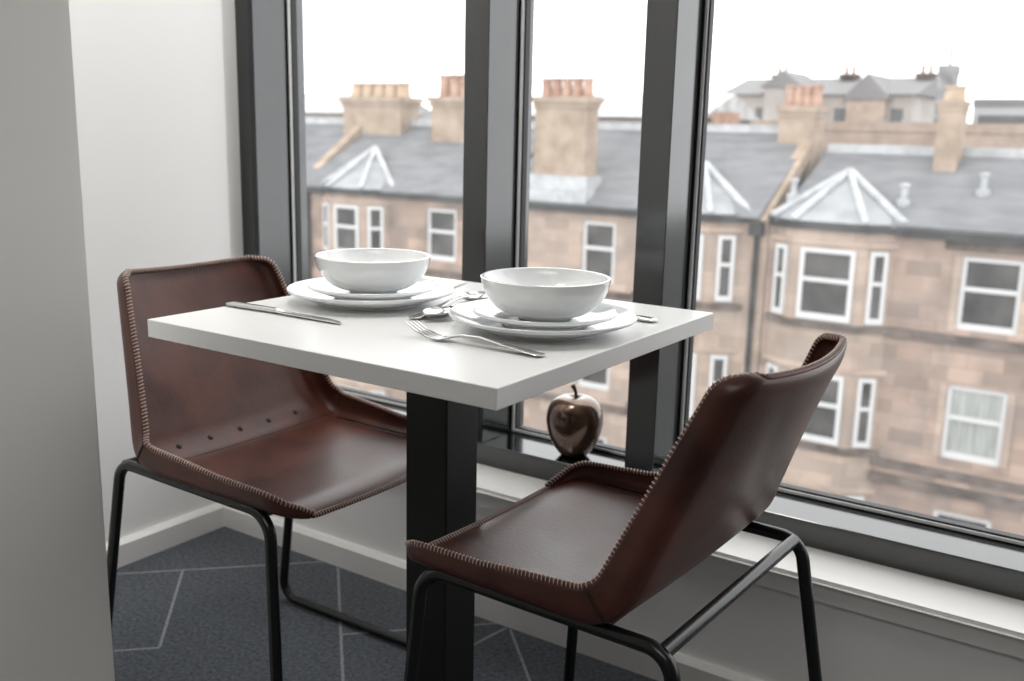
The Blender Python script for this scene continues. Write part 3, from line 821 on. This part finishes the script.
# ---- left tenement (behind the left pane)
lx0, lx1 = -30.0, -14.75
root, off = building('tenement_building', 'stone tenement seen through the left pane above the left bowl', lx0, lx1, 0, 0, [], M_STONE, -19.0)
hl = []
for (zt, zb) in ((-1.38, -2.95), (-4.4, -6.0), (-7.4, -9.0)):
    hl.append((-17.12, -16.0, zb, zt)); hl.append((-24.6, -23.5, zb, zt))
wl = wall_holes(lx0, lx1, GZ, EAVE, FYB, hl); fin(wl, off, 'wall', M_STONE, root)
for h in hl: sash_off(root, off, h, FYB + .08)
for (za, zb2) in ((-3.42, -3.24), (-6.6, -6.42)): fin(MB().box(lx0, lx1, FYB - .1, FYB + .01, za, zb2), off, 'string_course', M_STONED, root)
fin(MB().box(lx0, lx1, FYB - .2, FYB + .02, EAVE - .18, EAVE + .04), off, 'gutter', M_GUT, root)
roof(root, off, lx0, lx1, EAVE, 25.6, 1.10)
bay(root, off, -21.5, -18.6, 0.42, 0.78, GZ, ((-1.45, -3.0, M_PANE), (-4.5, -6.2, M_PANE), (-7.4, -9.0, M_PANE)), M_STONEP, (-20.6, 23.6, 0.28), .5)
chimney(root, off, -23.3, -20.65, 24.9, 25.9, -.2, 2.0, 5, M_CHIM, M_BUFF, ph=.5, pr=.25)
chimney(root, off, -19.05, -17.3, 24.6, 25.5, 0.3, 2.0, 4, M_CHIM, M_POT, ph=.72, pr=.2)
sk = MB().prism([(FYB - .1, EAVE - .05), (25.2, 1.25), (25.2, 0.9), (FYB + .1, EAVE - .45)], 'x', -22.75, -22.4); fin(sk, off, 'gable_skew', M_CHIM, root)
fin(MB().tube([(-22.1, FYB - .1, EAVE - .1), (-22.1, FYB - .1, GZ)], .08, 8), off, 'downpipe', M_GUT, root)

# ---- buildings beyond the roofs
def far_block(name, label, x0, x1, y, z1, depth, wallm, roofm, roof_h, wins, cat='building', rows=1, wz=(2.1, 1.3), wf=(.3, .7)):
    root = empty(name, ((x0 + x1) / 2, y, GZ)); tag(root, label, cat)
    off = Matrix.Translation((-(x0 + x1) / 2, -y, -GZ))
    fin(MB().box(x0, x1, y, y + depth, GZ, z1), off, 'wall', wallm, root)
    if roof_h: fin(MB().prism([(y - .3, z1), (y + depth / 2, z1 + roof_h), (y + depth + .3, z1)], 'x', x0 - .3, x1 + .3), off, 'roof', roofm, root)
    else: fin(MB().box(x0 - .04, x1 + .04, y - .04, y + depth + .04, z1, z1 + .35), off, 'roof', roofm, root)
    for r in range(rows):
        for k in range(wins):
            xa = x0 + (x1 - x0) * (k + wf[0]) / wins; xb = x0 + (x1 - x0) * (k + wf[1]) / wins
            za = z1 - wz[0] - r * 2.6
            fin(MB().box(xa, xb, y - .06, y + .1, za, za + wz[1]), off, 'window', M_FARDARK, root)
    return root, off
r_, o_ = far_block('apartment_block', 'large pale old block on the skyline above the right-hand roofs', -23.4, -11.9, 60, 3.5, 9, M_PALEW, M_FARROOF, 1.2, 7, rows=2)
fin(MB().box(-20.6, -18.4, 59.4, 62, GZ, 3.9), o_, 'gable_bay', M_PALEW, r_); fin(MB().prism([(-20.9, 3.9), (-19.5, 4.9), (-18.1, 3.9)], 'y', 59.3, 64), o_, 'gable_roof', M_FARROOF, r_)
fin(MB().box(-15.5, -13.3, 59.4, 62, GZ, 3.2), o_, 'gable_bay', M_STONEP, r_); fin(MB().prism([(-15.8, 3.2), (-14.4, 4.7), (-13.0, 3.2)], 'y', 59.3, 64), o_, 'gable_roof', M_FARROOF, r_)
for x in (-21.6, -17.2, -12.6): chimney(r_, o_, x, x + .9, 63.5, 64.5, 3.5, 4.9, 2, M_STONED, M_POT, ph=.5)
far_block('office_building', 'long grey flat-roofed building with dark window band at far right', -6.9, 9, 50, 2.55, 8, mat('pale_grey_cladding', (0.42, 0.43, 0.44), 0.7), M_FARROOF, 0, 5, wz=(1.15, .75), wf=(.08, .92))
far_block('stone_terrace', 'low row of orange-tan stone houses behind the right-hand ridge', -16.0, 12, 38, 1.25, 8, M_STONEP, M_STONEP, 0, 0)
r_, o_ = far_block('mast_tower', 'slim dark grey tower behind the right-hand chimney', -8.0, -7.3, 47, 3.9, 0.9, M_TOWER, M_TOWER, 0, 0, 'tower')
fin(MB().tube([(-7.65, 47.5, 4.2), (-7.65, 47.5, 5.2)], .06, 6), o_, 'aerial', M_GUT, r_)
r_, o_ = far_block('roof_house', 'grey metal-roofed building behind the middle chimney', -19.5, -12.4, 31, 1.55, 5, M_PALEW, M_METR, 0.9, 0)
fin(MB().box(-11.9, -11.2, 31.0, 31.8, GZ, 1.75), Matrix.Translation((-(-19.5 - 12.4) / 2, -31, -GZ)), 'chimney', M_POT, r_)
far_block('glass_roofed_hall', 'pale glass-roofed hall beyond the left roof', -38, -30.6, 34, 1.6, 5, M_PALEW, M_METR, 1.0, 0)
far_block('stone_terrace_wing', 'tan stone row with grey roof between the left chimneys', -30, -20, 36, 1.15, 6, M_STONEP, M_FARROOF, 0.8, 0)
